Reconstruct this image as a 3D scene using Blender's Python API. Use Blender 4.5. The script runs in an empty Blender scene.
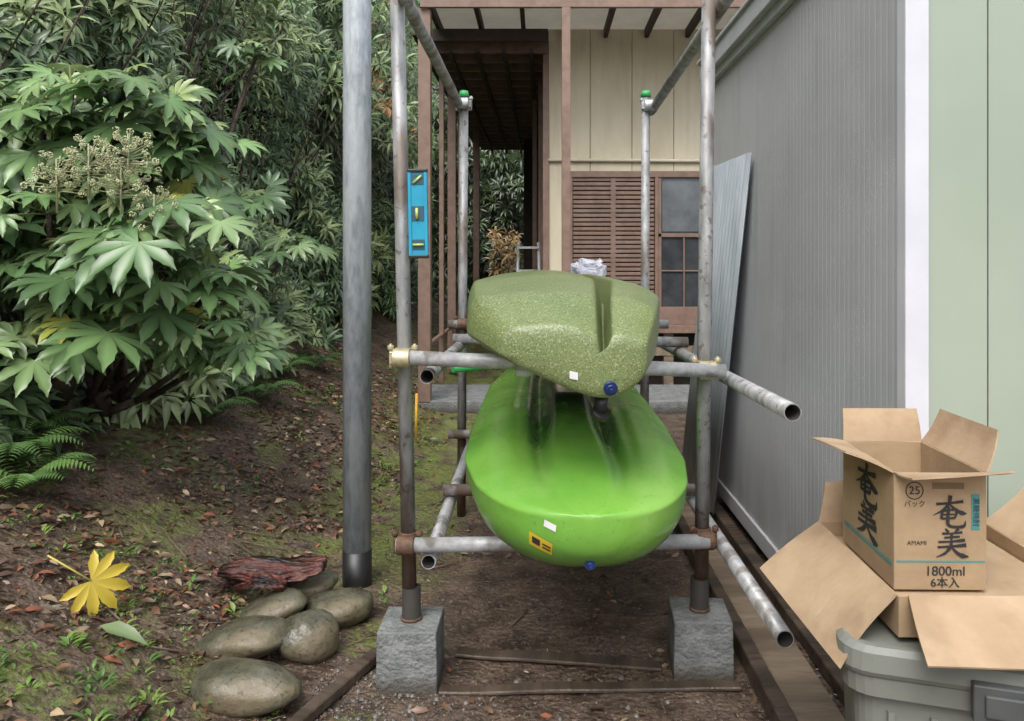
import bpy, bmesh, math, random
import numpy as np
from mathutils import Vector, Matrix, noise
from mathutils.bvhtree import BVHTree
random.seed(7); rng=np.random.default_rng(7)
sc=bpy.context.scene
col=sc.collection
sc.view_settings.view_transform='Standard'
try: sc.view_settings.look='None'
except Exception: pass
sc.view_settings.exposure=0

# ---------------------------------------------------------------- materials
def M(name,c1,c2=None,scale=8,rough=.6,metal=0,bump=0,bscale=30,stretch=(1,1,1),lo=.35,hi=.65,rough2=None,spec=.5,detail=6):
    m=bpy.data.materials.new(name); m.use_nodes=True
    nt=m.node_tree; b=nt.nodes['Principled BSDF']
    b.inputs['Roughness'].default_value=rough; b.inputs['Metallic'].default_value=metal
    b.inputs['Specular IOR Level'].default_value=spec
    tc=nt.nodes.new('ShaderNodeTexCoord'); mp=nt.nodes.new('ShaderNodeMapping')
    mp.inputs['Scale'].default_value=stretch
    nt.links.new(tc.outputs['Object'],mp.inputs['Vector'])
    n=nt.nodes.new('ShaderNodeTexNoise'); n.inputs['Scale'].default_value=scale; n.inputs['Detail'].default_value=detail
    n.inputs['Roughness'].default_value=.62
    nt.links.new(mp.outputs[0],n.inputs['Vector'])
    r=nt.nodes.new('ShaderNodeValToRGB'); c2=c2 or c1
    r.color_ramp.elements[0].position=lo; r.color_ramp.elements[1].position=hi
    r.color_ramp.elements[0].color=(*c1,1); r.color_ramp.elements[1].color=(*c2,1)
    nt.links.new(n.outputs['Fac'],r.inputs['Fac']); nt.links.new(r.outputs['Color'],b.inputs['Base Color'])
    if rough2 is not None:
        mr=nt.nodes.new('ShaderNodeMapRange'); mr.inputs['From Min'].default_value=.35; mr.inputs['From Max'].default_value=.65
        mr.inputs['To Min'].default_value=rough; mr.inputs['To Max'].default_value=rough2
        n3=nt.nodes.new('ShaderNodeTexNoise'); n3.inputs['Scale'].default_value=scale*.6
        nt.links.new(mp.outputs[0],n3.inputs['Vector'])
        nt.links.new(n3.outputs['Fac'],mr.inputs['Value']); nt.links.new(mr.outputs[0],b.inputs['Roughness'])
    if bump>0:
        n2=nt.nodes.new('ShaderNodeTexNoise'); n2.inputs['Scale'].default_value=bscale; n2.inputs['Detail'].default_value=5
        nt.links.new(mp.outputs[0],n2.inputs['Vector'])
        bp=nt.nodes.new('ShaderNodeBump'); bp.inputs['Strength'].default_value=bump; bp.inputs['Distance'].default_value=.02
        nt.links.new(n2.outputs['Fac'],bp.inputs['Height']); nt.links.new(bp.outputs[0],b.inputs['Normal'])
    return m
def mixin(m,fac_socket,color):
    nt=m.node_tree; b=nt.nodes['Principled BSDF']
    src=b.inputs['Base Color'].links[0].from_socket
    mx=nt.nodes.new('ShaderNodeMix'); mx.data_type='RGBA'
    nt.links.new(fac_socket,mx.inputs[0]); nt.links.new(src,mx.inputs[6])
    if hasattr(color,'links'): nt.links.new(color,mx.inputs[7])
    else: mx.inputs[7].default_value=(*color,1)
    nt.links.new(mx.outputs[2],b.inputs['Base Color']); return mx
def nnode(m,scale,lo,hi,stretch=(1,1,1),detail=5,off=(0,0,0)):
    nt=m.node_tree; tc=nt.nodes.new('ShaderNodeTexCoord'); mp=nt.nodes.new('ShaderNodeMapping')
    mp.inputs['Scale'].default_value=stretch; mp.inputs['Location'].default_value=off
    nt.links.new(tc.outputs['Object'],mp.inputs['Vector'])
    n=nt.nodes.new('ShaderNodeTexNoise'); n.inputs['Scale'].default_value=scale; n.inputs['Detail'].default_value=detail
    nt.links.new(mp.outputs[0],n.inputs['Vector'])
    mr=nt.nodes.new('ShaderNodeMapRange'); mr.interpolation_type='SMOOTHSTEP'
    mr.inputs['From Min'].default_value=lo; mr.inputs['From Max'].default_value=hi
    nt.links.new(n.outputs['Fac'],mr.inputs['Value']); return mr.outputs[0]
def axis(m,ax,lo,hi):
    nt=m.node_tree; tc=nt.nodes.new('ShaderNodeTexCoord'); s=nt.nodes.new('ShaderNodeSeparateXYZ')
    nt.links.new(tc.outputs['Object'],s.inputs[0])
    mr=nt.nodes.new('ShaderNodeMapRange'); mr.interpolation_type='SMOOTHSTEP'
    mr.inputs['From Min'].default_value=lo; mr.inputs['From Max'].default_value=hi
    nt.links.new(s.outputs[ax],mr.inputs['Value']); return mr.outputs[0]
def mth(m,op,a,b):
    n=m.node_tree.nodes.new('ShaderNodeMath'); n.operation=op; n.use_clamp=True
    for i,v in enumerate((a,b)):
        if hasattr(v,'links'): m.node_tree.links.new(v,n.inputs[i])
        else: n.inputs[i].default_value=v
    return n.outputs[0]
def leafmat(name,rough=.38,trans=.25,spec=.5):
    m=bpy.data.materials.new(name); m.use_nodes=True; nt=m.node_tree; b=nt.nodes['Principled BSDF']
    a=nt.nodes.new('ShaderNodeAttribute'); a.attribute_name='Col'
    nt.links.new(a.outputs['Color'],b.inputs['Base Color']); b.inputs['Roughness'].default_value=rough
    b.inputs['Specular IOR Level'].default_value=spec
    if trans>0:
        t=nt.nodes.new('ShaderNodeBsdfTranslucent'); mx=nt.nodes.new('ShaderNodeMixShader'); mx.inputs[0].default_value=trans
        nt.links.new(a.outputs['Color'],t.inputs['Color'])
        nt.links.new(b.outputs[0],mx.inputs[1]); nt.links.new(t.outputs[0],mx.inputs[2])
        nt.links.new(mx.outputs[0],nt.nodes['Material Output'].inputs['Surface'])
    return m

galv=M('galvanised_steel',(.36,.37,.38),(.54,.55,.56),scale=35,rough=.36,metal=.35,rough2=.55,bump=.08,bscale=120)
mixin(galv,mth(galv,'MULTIPLY',nnode(galv,10,.53,.64,off=(3,1,2)),.65),(.15,.12,.095))
galv_post=M('galvanised_post',(.26,.29,.32),(.42,.46,.49),scale=45,rough=.45,metal=.1,rough2=.6,bump=.12,bscale=90,stretch=(1,1,.35))
mixin(galv_post,mth(galv_post,'MULTIPLY',nnode(galv_post,18,.50,.60,(1,1,.12)),.5),(.55,.59,.62))
galv_pole=M('weathered_pole',(.20,.205,.21),(.40,.405,.405),scale=22,rough=.42,metal=.25,rough2=.6,bump=.1,bscale=100,stretch=(1,1,.3))
f=mth(galv_pole,'SUBTRACT',1.0,axis(galv_pole,2,.42,.58)); f=mth(galv_pole,'MULTIPLY',f,nnode(galv_pole,14,.3,.5,(1,1,.4)))
mixin(galv_pole,f,(.11,.065,.04))
mixin(galv_pole,mth(galv_pole,'MULTIPLY',nnode(galv_pole,9,.52,.64,(1,1,.3),off=(3,1,2)),.8),(.13,.095,.07))
mixin(galv_pole,mth(galv_pole,'MULTIPLY',nnode(galv_pole,40,.60,.66),.6),(.10,.055,.03))
dark_in=M('pipe_inside',(.015,.013,.012),(.03,.025,.02),rough=.8)
blackp=M('black_plastic',(.012,.012,.014),(.02,.02,.02),rough=.4)
brass=M('zinc_clamp',(.45,.38,.20),(.62,.56,.40),scale=60,rough=.4,metal=.5)
rustcl=M('rusty_clamp',(.08,.045,.03),(.17,.10,.06),scale=60,rough=.7,metal=.2)
concrete=M('concrete',(.13,.14,.14),(.24,.25,.245),scale=12,rough=.85,bump=.6,bscale=60)
mixin(concrete,mth(concrete,'MULTIPLY',nnode(concrete,45,.56,.66),.5),(.08,.08,.075))
mixin(concrete,mth(concrete,'SUBTRACT',1.0,axis(concrete,2,.0,.10)),(.07,.062,.05))
wetwood=M('wet_wood',(.03,.021,.015),(.10,.072,.05),scale=9,rough=.35,rough2=.7,bump=.4,bscale=40,stretch=(1,.2,1))
palewood=M('weathered_wood',(.12,.09,.06),(.26,.20,.14),scale=9,rough=.5,bump=.4,bscale=40,stretch=(1,.15,1))
brown=M('brown_paint',(.18,.115,.085),(.25,.165,.125),scale=10,rough=.55,bump=.05)
darkbrown=M('dark_timber',(.03,.02,.015),(.06,.04,.028),scale=10,rough=.7)
cream=M('cream_siding',(.52,.46,.33),(.64,.58,.43),scale=3,rough=.6,bump=.05,stretch=(1,1,.3))
mixin(cream,mth(cream,'MULTIPLY',nnode(cream,5,.5,.7,(2,1,.2)),.35),(.40,.34,.23))
soffit=M('soffit_sheet',(.42,.40,.36),(.58,.56,.5),scale=4,rough=.7)
nt=soffit.node_tree; t_=nt.nodes.new('ShaderNodeBsdfTranslucent'); t_.inputs[0].default_value=(.62,.60,.54,1); mx_=nt.nodes.new('ShaderNodeMixShader'); mx_.inputs[0].default_value=.45
nt.links.new(nt.nodes['Principled BSDF'].outputs[0],mx_.inputs[1]); nt.links.new(t_.outputs[0],mx_.inputs[2]); nt.links.new(mx_.outputs[0],nt.nodes['Material Output'].inputs['Surface'])
glass=M('window_glass',(.035,.04,.045),(.06,.065,.07),rough=.06,spec=.8)
greyw=M('grey_panel',(.43,.44,.46),(.50,.51,.53),scale=2,rough=.28,bump=.0)
nt=greyw.node_tree; tc=nt.nodes.new('ShaderNodeTexCoord'); vo=nt.nodes.new('ShaderNodeTexVoronoi'); vo.inputs['Scale'].default_value=85
nt.links.new(tc.outputs['Object'],vo.inputs['Vector'])
mr=nt.nodes.new('ShaderNodeMapRange'); mr.inputs['From Min'].default_value=.12; mr.inputs['From Max'].default_value=.26; mr.inputs['To Min'].default_value=1; mr.inputs['To Max'].default_value=0
nt.links.new(vo.outputs['Distance'],mr.inputs['Value'])
dr=mth(greyw,'MULTIPLY',mr.outputs[0],nnode(greyw,7,.47,.6))
mixin(greyw,mth(greyw,'MULTIPLY',dr,.8),(.8,.82,.85))
bp=nt.nodes.new('ShaderNodeBump'); bp.inputs['Strength'].default_value=.5; bp.inputs['Distance'].default_value=.004
nt.links.new(dr,bp.inputs['Height']); nt.links.new(bp.outputs[0],nt.nodes['Principled BSDF'].inputs['Normal'])
mixin(greyw,mth(greyw,'MULTIPLY',mth(greyw,'SUBTRACT',1.0,axis(greyw,2,.12,.6)),mth(greyw,'MULTIPLY',nnode(greyw,6,.3,.7,(1,1,.25)),.5)),(.22,.225,.215))
mixin(greyw,mth(greyw,'MULTIPLY',nnode(greyw,5,.52,.7,(1,1.5,.12),off=(2,5,1)),.3),(.30,.305,.31))
greytrim=M('grey_trim',(.42,.435,.45),(.52,.53,.55),scale=5,rough=.45)
whitetrim=M('white_trim',(.58,.59,.64),(.64,.65,.70),scale=5,rough=.4)
greenp=M('pale_green_panel',(.31,.365,.29),(.345,.40,.32),scale=1.5,rough=.5,bump=.02)
corr=M('corrugated_sheet',(.30,.34,.37),(.42,.46,.49),scale=6,rough=.4,metal=.2,stretch=(1,1,.3))
card=M('cardboard',(.31,.215,.125),(.40,.285,.17),scale=5,rough=.8,bump=.08,bscale=60)
mixin(card,mth(card,'MULTIPLY',nnode(card,5,.55,.68,off=(4,4,1)),.45),(.22,.14,.075))
cardin=M('cardboard_inside',(.35,.245,.15),(.44,.32,.205),scale=6,rough=.85,bump=.1,bscale=60)
mixin(cardin,mth(cardin,'MULTIPLY',nnode(cardin,7,.5,.66,off=(2,4,1)),.5),(.25,.165,.095))
ink=M('black_ink',(.015,.015,.018),(.03,.03,.03),rough=.7)
teal=M('teal_ink',(.06,.22,.22),(.09,.27,.26),rough=.7)
tub=M('tub_plastic',(.16,.17,.148),(.20,.21,.185),scale=6,rough=.42,bump=.05)
tubd=M('tub_latch',(.06,.065,.065),(.08,.085,.085),rough=.4)
blue=M('blue_level_body',(.012,.28,.44),(.02,.33,.50),rough=.35)
vial=M('level_vial',(.40,.55,.12),(.45,.6,.2),rough=.15)
greycap=M('level_window',(.02,.06,.09),(.04,.10,.14),rough=.5)
plug=M('blue_plug',(.01,.025,.10),(.02,.04,.16),rough=.3)
stonem=M('wet_stone',(.05,.047,.032),(.15,.145,.10),scale=7,rough=.14,rough2=.5,bump=.35,bscale=35)
mixin(stonem,mth(stonem,'MULTIPLY',nnode(stonem,4,.5,.6),.6),(.17,.13,.075))
mixin(stonem,mth(stonem,'MULTIPLY',nnode(stonem,60,.60,.66),.6),(.02,.018,.012))
bark=M('red_bark',(.018,.010,.009),(.15,.045,.032),scale=14,rough=.3,bump=.9,bscale=50,stretch=(.25,1.5,1.5),lo=.4,hi=.62)
trunkm=M('trunk_bark',(.035,.025,.018),(.09,.07,.05),scale=20,rough=.8,bump=.6,bscale=50)
stickerw=M('white_sticker',(.7,.7,.7),rough=.4); stickery=M('yellow_sticker',(.6,.42,.03),rough=.4)
plasticw=M('clear_plastic_sheet',(.38,.40,.47),(.58,.61,.68),scale=12,rough=.2,bump=.8,bscale=14)
greenrod=M('green_tape',(.03,.30,.08),(.05,.38,.12),rough=.4)
orange=M('yellow_strap',(.55,.30,.03),(.6,.35,.05),rough=.6)

# ---------------------------------------------------------------- helpers
def link(o): col.objects.link(o); return o
def obj_from_bm(name,bm,mat,smooth=False,recalc=True):
    if recalc: bmesh.ops.recalc_face_normals(bm,faces=bm.faces)
    me=bpy.data.meshes.new(name); bm.to_mesh(me); bm.free()
    o=bpy.data.objects.new(name,me); link(o)
    for mm in (mat if isinstance(mat,(list,tuple)) else [mat]): me.materials.append(mm)
    if smooth: me.polygons.foreach_set('use_smooth',[True]*len(me.polygons))
    return o
def addbox(bm,x0,x1,y0,y1,z0,z1,M4=None):
    v=[bm.verts.new(p) for p in [(x0,y0,z0),(x1,y0,z0),(x1,y1,z0),(x0,y1,z0),(x0,y0,z1),(x1,y0,z1),(x1,y1,z1),(x0,y1,z1)]]
    if M4 is not None:
        for q in v: q.co=M4@q.co
    return [bm.faces.new([v[i] for i in f]) for f in [(0,3,2,1),(4,5,6,7),(0,1,5,4),(1,2,6,5),(2,3,7,6),(3,0,4,7)]]
def boxes(name,L,mat,bevel=0,M4=None):
    bm=bmesh.new()
    for b in L: addbox(bm,*b,M4)
    o=obj_from_bm(name,bm,mat)
    if bevel:
        md=o.modifiers.new('b','BEVEL'); md.width=bevel; md.segments=2; md.limit_method='ANGLE'
    return o
def frame(p,q):
    p=Vector(p); q=Vector(q); d=(q-p).normalized()
    a=Vector((0,0,1)) if abs(d.z)<.9 else Vector((1,0,0))
    u=d.cross(a).normalized(); return p,q,d,u,d.cross(u)
def addtube(bm,p,q,r,hollow=True,n=24,mi=0,r2=None):
    p,q,d,u,v=frame(p,q); r2=r2 or r
    def ring(c,rr): return [bm.verts.new(c+rr*(math.cos(t)*u+math.sin(t)*v)) for t in [2*math.pi*i/n for i in range(n)]]
    a=ring(p,r); b=ring(q,r2)
    for i in range(n):
        f=bm.faces.new([a[i],a[(i+1)%n],b[(i+1)%n],b[i]]); f.smooth=True; f.material_index=mi
    if hollow:
        for o_,c,s in ((a,p,1),(b,q,-1)):
            i1=ring(c,r*.88); i2=ring(c+d*s*.12,r*.86)
            for i in range(n):
                f=bm.faces.new([o_[i],o_[(i+1)%n],i1[(i+1)%n],i1[i]]); f.material_index=mi
                f=bm.faces.new([i1[i],i1[(i+1)%n],i2[(i+1)%n],i2[i]]); f.material_index=1; f.smooth=True
            f=bm.faces.new(i2); f.material_index=1
    else:
        f=bm.faces.new(a); f.material_index=mi; f=bm.faces.new(b); f.material_index=mi
def tube(name,p,q,r,mat,hollow=True,n=24,r2=None):
    bm=bmesh.new(); addtube(bm,p,q,r,hollow,n,0,r2)
    return obj_from_bm(name,bm,[mat,dark_in])
def plate(name,c,th,mat,bend=0,nu=6):
    c=[Vector(p) for p in c]; nrm=(c[1]-c[0]).cross(c[3]-c[0]).normalized()
    bm=bmesh.new(); g=[]
    for i in range(nu+1):
        row=[]
        for j in range(nu+1):
            s=i/nu;t=j/nu
            p=(c[0]*(1-s)+c[1]*s)*(1-t)+(c[3]*(1-s)+c[2]*s)*t
            p=p+nrm*bend*(math.sin(math.pi*s)*.5+math.sin(math.pi*t)+.35*noise.noise(p*9))
            row.append(bm.verts.new(p))
        g.append(row)
    for i in range(nu):
        for j in range(nu): bm.faces.new([g[i][j],g[i+1][j],g[i+1][j+1],g[i][j+1]])
    o=obj_from_bm(name,bm,mat); md=o.modifiers.new('s','SOLIDIFY'); md.thickness=th; md.offset=0
    return o
def group(name,parts,loc=(0,0,0)):
    e=bpy.data.objects.new(name,None); link(e); e.empty_display_size=.1
    for p in parts:
        if p: p.parent=e
    return e
def np_mesh(name,tv,tf,tc,P,D,N,S,C,mat,smooth=False):
    tv=np.array(tv,float); nT=len(tv); n=len(P)
    D=D/np.linalg.norm(D,axis=1,keepdims=True)
    Z=N-(N*D).sum(1,keepdims=True)*D; Z/=np.linalg.norm(Z,axis=1,keepdims=True)+1e-9
    X=np.cross(D,Z)
    S=np.asarray(S).reshape(-1,1,1)
    V=P[:,None,:]+S*(tv[None,:,0:1]*X[:,None,:]+tv[None,:,1:2]*D[:,None,:]+tv[None,:,2:3]*Z[:,None,:])
    V=V.reshape(-1,3)
    tot=np.array([len(f) for f in tf]); flat=np.concatenate([np.array(f) for f in tf])
    loops=(flat[None,:]+(np.arange(n)*nT)[:,None]).ravel()
    tots=np.tile(tot,n); starts=np.concatenate([[0],np.cumsum(tots)[:-1]])
    me=bpy.data.meshes.new(name)
    me.vertices.add(len(V)); me.vertices.foreach_set('co',V.ravel())
    me.loops.add(len(loops)); me.loops.foreach_set('vertex_index',loops.astype(np.int32))
    me.polygons.add(len(tots)); me.polygons.foreach_set('loop_start',starts.astype(np.int32)); me.polygons.foreach_set('loop_total',tots.astype(np.int32))
    if smooth: me.polygons.foreach_set('use_smooth',np.ones(len(tots),bool))
    me.update(calc_edges=True); me.validate()
    ca=me.color_attributes.new('Col','FLOAT_COLOR','POINT')
    cc=np.ones((n,nT,4)); cc[:,:,:3]=C[:,None,:]*np.array(tc)[None,:,None]
    ca.data.foreach_set('color',cc.ravel())
    me.materials.append(mat); o=bpy.data.objects.new(name,me); link(o); return o

# ---------------------------------------------------------------- terrain
def H0(x,y):
    s=-.85-x+.12*math.sin(y*1.3)
    h=0
    if s>0:
        h=.45*(math.sqrt(s*s+.02)-.141)
        if s>1.35: h+= .75*(s-1.35)**1.15
    return min(h,9)
def H(x,y):
    n=noise.noise(Vector((x*1.7,y*1.7,0)))*.03+noise.noise(Vector((x*6,y*6,3)))*.012+noise.noise(Vector((x*15,y*15,7)))*.006
    k=1 if x<-.6 else .55
    return H0(x,y)+n*k
xs=np.unique(np.concatenate([np.linspace(-90,-8,16),np.linspace(-8,-3,30),np.linspace(-3,1.6,200),np.linspace(1.6,8,14),np.linspace(8,90,12)]))
ys=np.unique(np.concatenate([np.linspace(-60,0,12),np.linspace(0,1.4,8),np.linspace(1.4,6,210),np.linspace(6,12,40),np.linspace(12,120,20)]))
gv=[(x,y,H(x,y)) for y in ys for x in xs]; nx=len(xs)
gf=[(j*nx+i,j*nx+i+1,(j+1)*nx+i+1,(j+1)*nx+i) for j in range(len(ys)-1) for i in range(nx-1)]
me=bpy.data.meshes.new('ground'); me.from_pydata(gv,[],gf); me.polygons.foreach_set('use_smooth',[True]*len(gf))
ground=link(bpy.data.objects.new('ground',me))
gm=M('wet_soil',(.040,.026,.018),(.150,.105,.074),scale=7,rough=.25,rough2=.8,bump=1.0,bscale=42,detail=10)
mixin(gm,mth(gm,'MULTIPLY',nnode(gm,60,.55,.65),.6),(.23,.18,.14))
mixin(gm,mth(gm,'MULTIPLY',nnode(gm,85,.57,.63,off=(7,0,0)),.8),(.03,.02,.015))
moss=mth(gm,'MULTIPLY',nnode(gm,2.4,.49,.61,off=(1,2,0)),mth(gm,'SUBTRACT',1.0,axis(gm,0,-.6,-.25)))
mixin(gm,mth(gm,'MULTIPLY',moss,mth(gm,'MULTIPLY',nnode(gm,26,.36,.56),.85)),(.125,.145,.04))
m2=mth(gm,'MULTIPLY',axis(gm,0,-1.5,-1.0),mth(gm,'SUBTRACT',1.0,axis(gm,0,-.55,-.3)))
m2=mth(gm,'MULTIPLY',m2,axis(gm,1,3.0,3.8)); m2=mth(gm,'MULTIPLY',m2,nnode(gm,5,.38,.55,off=(3,3,0)))
mixin(gm,mth(gm,'MULTIPLY',m2,nnode(gm,35,.3,.55)),(.15,.18,.045))
me.materials.append(gm)

# ---------------------------------------------------------------- leaf litter, gravel, weeds
lv=[(0,0,0),(-.5*.42,.35,.06),(0,.38,0),(.5*.42,.35,.06),(-.4*.42,.7,.05),(0,.72,-.02),(.4*.42,.7,.05),(0,1.05,-.08)]
lf=[(0,2,1),(0,3,2),(1,2,5,4),(2,3,6,5),(4,5,7),(5,6,7)]
lc=[1.2,.95,1.15,.95,.95,1.1,.95,.9]
def narrow(v,k,droop=.12): return [(a*k,b,c-droop*b*b) for a,b,c in v]
def scatter_ground(n,xf,yf,keep=.75):
    P=[]
    for _ in range(n):
        x=xf();y=yf()
        if noise.noise(Vector((x*1.6,y*1.6,4)))<-.12 and random.random()<keep: continue
        P.append((x,y,H(x,y)+.003+random.random()*.008))
    return np.array(P)
def flat_leaves(name,P,smin,smax,pal,mat,tilt=.45,k=1):
    n=len(P); a=rng.uniform(0,2*np.pi,n)
    D=np.stack([np.cos(a),np.sin(a),rng.normal(0,.2,n)],1); N=np.stack([rng.normal(0,tilt,n),rng.normal(0,tilt,n),np.ones(n)],1)
    pal=np.array(pal); C=pal[rng.integers(0,len(pal),n)]*rng.uniform(.6,1.3,(n,1))
    return np_mesh(name,narrow(lv,k,.15),lf,lc,P,D,N,rng.uniform(smin,smax,n),C,mat)
drym=leafmat('dry_leaf',.4,0)
browns=[(.12,.07,.04),(.17,.11,.065),(.10,.06,.035),(.32,.24,.15),(.07,.045,.03),(.15,.075,.045),(.12,.09,.06),(.22,.08,.045)]
P1=scatter_ground(14000,lambda:-.8-abs(random.gauss(0,1.1))-random.random()*.3,lambda:random.uniform(1.3,8.5))
P2=scatter_ground(650,lambda:random.uniform(-.8,1.0),lambda:random.uniform(1.8,7))
flat_leaves('leaf_litter',np.concatenate([P1,P2]),.015,.06,browns,drym,.6)
P3=scatter_ground(8000,lambda:random.uniform(-2.2,1.0),lambda:random.uniform(1.8,5),.2)
flat_leaves('soil_debris',P3,.006,.02,[(.05,.03,.02),(.12,.09,.06),(.2,.16,.12),(.08,.05,.03)],drym,.6,.7)
gp=scatter_ground(3000,lambda:random.choice([random.gauss(-.55,.12),random.gauss(-.55,.2),random.uniform(-.9,.95)]),lambda:random.choice([random.uniform(1.9,2.6),random.uniform(1.9,4.6)]))
tv=[(-.5,-.4,0),(.5,-.5,0),(.6,.4,0),(-.4,.5,0),(-.3,-.25,.45),(.35,-.3,.4),(.3,.3,.5),(-.25,.3,.4)]
tf=[(4,5,6,7),(0,1,5,4),(1,2,6,5),(2,3,7,6),(3,0,4,7)]
n=len(gp); a=rng.uniform(0,6.28,n); gp[:,2]-=.007
np_mesh('gravel',tv,tf,[1]*8,gp,np.stack([np.cos(a),np.sin(a),0*a],1),np.stack([rng.normal(0,.2,n),rng.normal(0,.2,n),np.ones(n)],1),rng.uniform(.003,.009,n)+.016*rng.random(n)**8,np.array([(.14,.125,.11)])*rng.uniform(.3,1.1,(n,1)),leafmat('gravel',.4,0))
leafg=leafmat('green_leaf',.4,.2); leafh=leafmat('shrub_leaf',.34,0,.6)
wp=[];wd=[];wn=[];ws=[];wc=[]
for _ in range(900):
    if random.random()<.6: x=random.gauss(-1.45,.5); y=random.uniform(2.0,6.5)
    else: x=random.uniform(-2.4,-.6); y=random.uniform(1.8,8)
    if x>-.6 or noise.noise(Vector((x*1.3,y*1.3,9)))<.0: continue
    z=H(x,y); g=random.choice([(.10,.19,.04),(.14,.25,.05),(.08,.16,.04),(.18,.26,.06)])
    sz=random.uniform(.012,.04)
    for k in range(random.randint(5,12)):
        t=random.uniform(0,6.28); wp.append((x+.02*math.cos(t),y+.02*math.sin(t),z+random.random()*.02))
        wd.append((math.cos(t),math.sin(t),random.uniform(.2,1.1))); wn.append((0,0,1)); ws.append(sz*random.uniform(.6,1.2)); wc.append(g)
np_mesh('weeds',narrow(lv,.9,.2),lf,lc,np.array(wp),np.array(wd),np.array(wn)+rng.normal(0,.1,(len(wp),3)),ws,np.array(wc),leafg)
# twigs
bm=bmesh.new()
for _ in range(90):
    x=random.uniform(-2.3,-.5) if random.random()<.8 else random.uniform(-.5,.6); y=random.uniform(1.9,5.5); a=random.uniform(0,3.14); L=random.uniform(.05,.22); p=Vector((x,y,H(x,y)+.006)); x2=x+L*math.cos(a); y2=y+L*math.sin(a)
    addtube(bm,p,(x2,y2,H(x2,y2)+.012),random.uniform(.0015,.004),False,5)
obj_from_bm('twigs',bm,M('twig',(.09,.06,.04),(.2,.15,.1),scale=20,rough=.7))

# ---------------------------------------------------------------- hillside shrub foliage
lance=narrow(lv,.62,.22)
def envelope(y,z):
    l=noise.noise(Vector((y*.75,z*.9,1.3)))*.62+noise.noise(Vector((y*2.1,z*2.3,5)))*.3
    base=-2.32-.12*(z-.6)
    if y<4.2: base-= (4.2-y)*.25
    return base+l*.9
P=[];D=[];N=[];S=[];C=[]
def cluster(c,o,k,s,g,droop=.3):
    o=Vector(o).normalized(); a=o.orthogonal().normalized(); b=o.cross(a); ph=random.random()*6
    for i in range(k):
        t=ph+i*2.4; rr=random.uniform(.5,1.1)
        d=o*random.uniform(.1,.7)+(a*math.cos(t)+b*math.sin(t))*rr+Vector((0,0,-droop*random.random()))
        P.append(tuple(Vector(c)+d*.02)); D.append(tuple(d)); nn=o*.9+Vector((random.gauss(0,.25),random.gauss(0,.25),.8)); N.append(tuple(nn))
        S.append(s*random.uniform(.65,1.15)); v=random.uniform(.6,1.5); C.append((g[0]*v,g[1]*v,g[2]*v))
greens=[(.13,.195,.075),(.19,.27,.11),(.10,.16,.07),(.25,.32,.14),(.15,.235,.10)]
for _ in range(5000):
    y=2.6+ (random.random()**1.3)*13
    zt=1.4+.36*y+.4; z=random.uniform(.35,zt)
    depth=random.random()**2*.55
    x=envelope(y,z)-depth
    if z<H0(x,y)+.05 : 
        if random.random()<.5: continue
        x=-2.3-random.random()*.3; z=H0(x,y)+random.random()*.25
    sp=noise.noise(Vector((y*.6,z*.7,20)))
    g=greens[int((sp+1)*2.4+random.random()*.8)%5]
    s=random.uniform(.11,.19) if sp>-.1 else random.uniform(.08,.13)
    if y>9: s*=1.4
    cluster((x,y,z),(1,-.75,random.uniform(.1,.8)),random.randint(8,12),s,g)
for _ in range(900):
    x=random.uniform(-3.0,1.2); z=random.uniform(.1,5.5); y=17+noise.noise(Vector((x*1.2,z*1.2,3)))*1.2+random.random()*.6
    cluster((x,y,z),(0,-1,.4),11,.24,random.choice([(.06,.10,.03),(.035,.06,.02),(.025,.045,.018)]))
for _ in range(28):
    x=random.uniform(-1.0,-.5); z=random.uniform(1.2,2.1); cluster((x,16+random.random(),z),(0,-1,.4),9,.16,random.choice([(.45,.28,.1),(.35,.24,.1)]))
for _ in range(420):
    y=random.uniform(9,13); z=random.uniform(3.0,6.6); g=(.4,.2,.07) if random.random()<.22 and y<11 else random.choice(greens)
    cluster((-1.65-random.random()*.9-.1*(z-3),y,z),(1,-1,.2),9,.17,g)
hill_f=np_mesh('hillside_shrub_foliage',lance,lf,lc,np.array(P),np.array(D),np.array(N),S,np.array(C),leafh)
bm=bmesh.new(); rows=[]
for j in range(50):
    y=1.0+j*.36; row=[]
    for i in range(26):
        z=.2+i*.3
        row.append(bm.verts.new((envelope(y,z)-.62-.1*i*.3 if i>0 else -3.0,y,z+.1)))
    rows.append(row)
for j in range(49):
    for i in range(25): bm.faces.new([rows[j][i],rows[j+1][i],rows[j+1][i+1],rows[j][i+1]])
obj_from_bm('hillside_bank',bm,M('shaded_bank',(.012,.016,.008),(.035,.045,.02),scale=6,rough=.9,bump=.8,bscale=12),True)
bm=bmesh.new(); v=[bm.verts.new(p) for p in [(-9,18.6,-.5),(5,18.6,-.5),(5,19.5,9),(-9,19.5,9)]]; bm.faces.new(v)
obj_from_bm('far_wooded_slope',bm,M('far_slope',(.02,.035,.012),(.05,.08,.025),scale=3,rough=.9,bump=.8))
bm=bmesh.new()
for _ in range(60):
    y=random.uniform(3.2,9); x0=-2.85-random.random()*.3; z0=H0(x0,y)-.1
    p=Vector((x0,y,z0)); d=Vector((random.uniform(.0,.25),random.uniform(-.3,.3),1)).normalized(); r=random.uniform(.008,.018)
    for k in range(6):
        q=p+d*random.uniform(.25,.45); addtube(bm,p,q,r,False,6,0,r*.85); p=q; r*=.85
        d=(d+Vector((random.uniform(-.25,.25),random.uniform(-.3,.3),random.uniform(-.1,.2)))).normalized()
obj_from_bm('shrub_stems',bm,trunkm)

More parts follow.
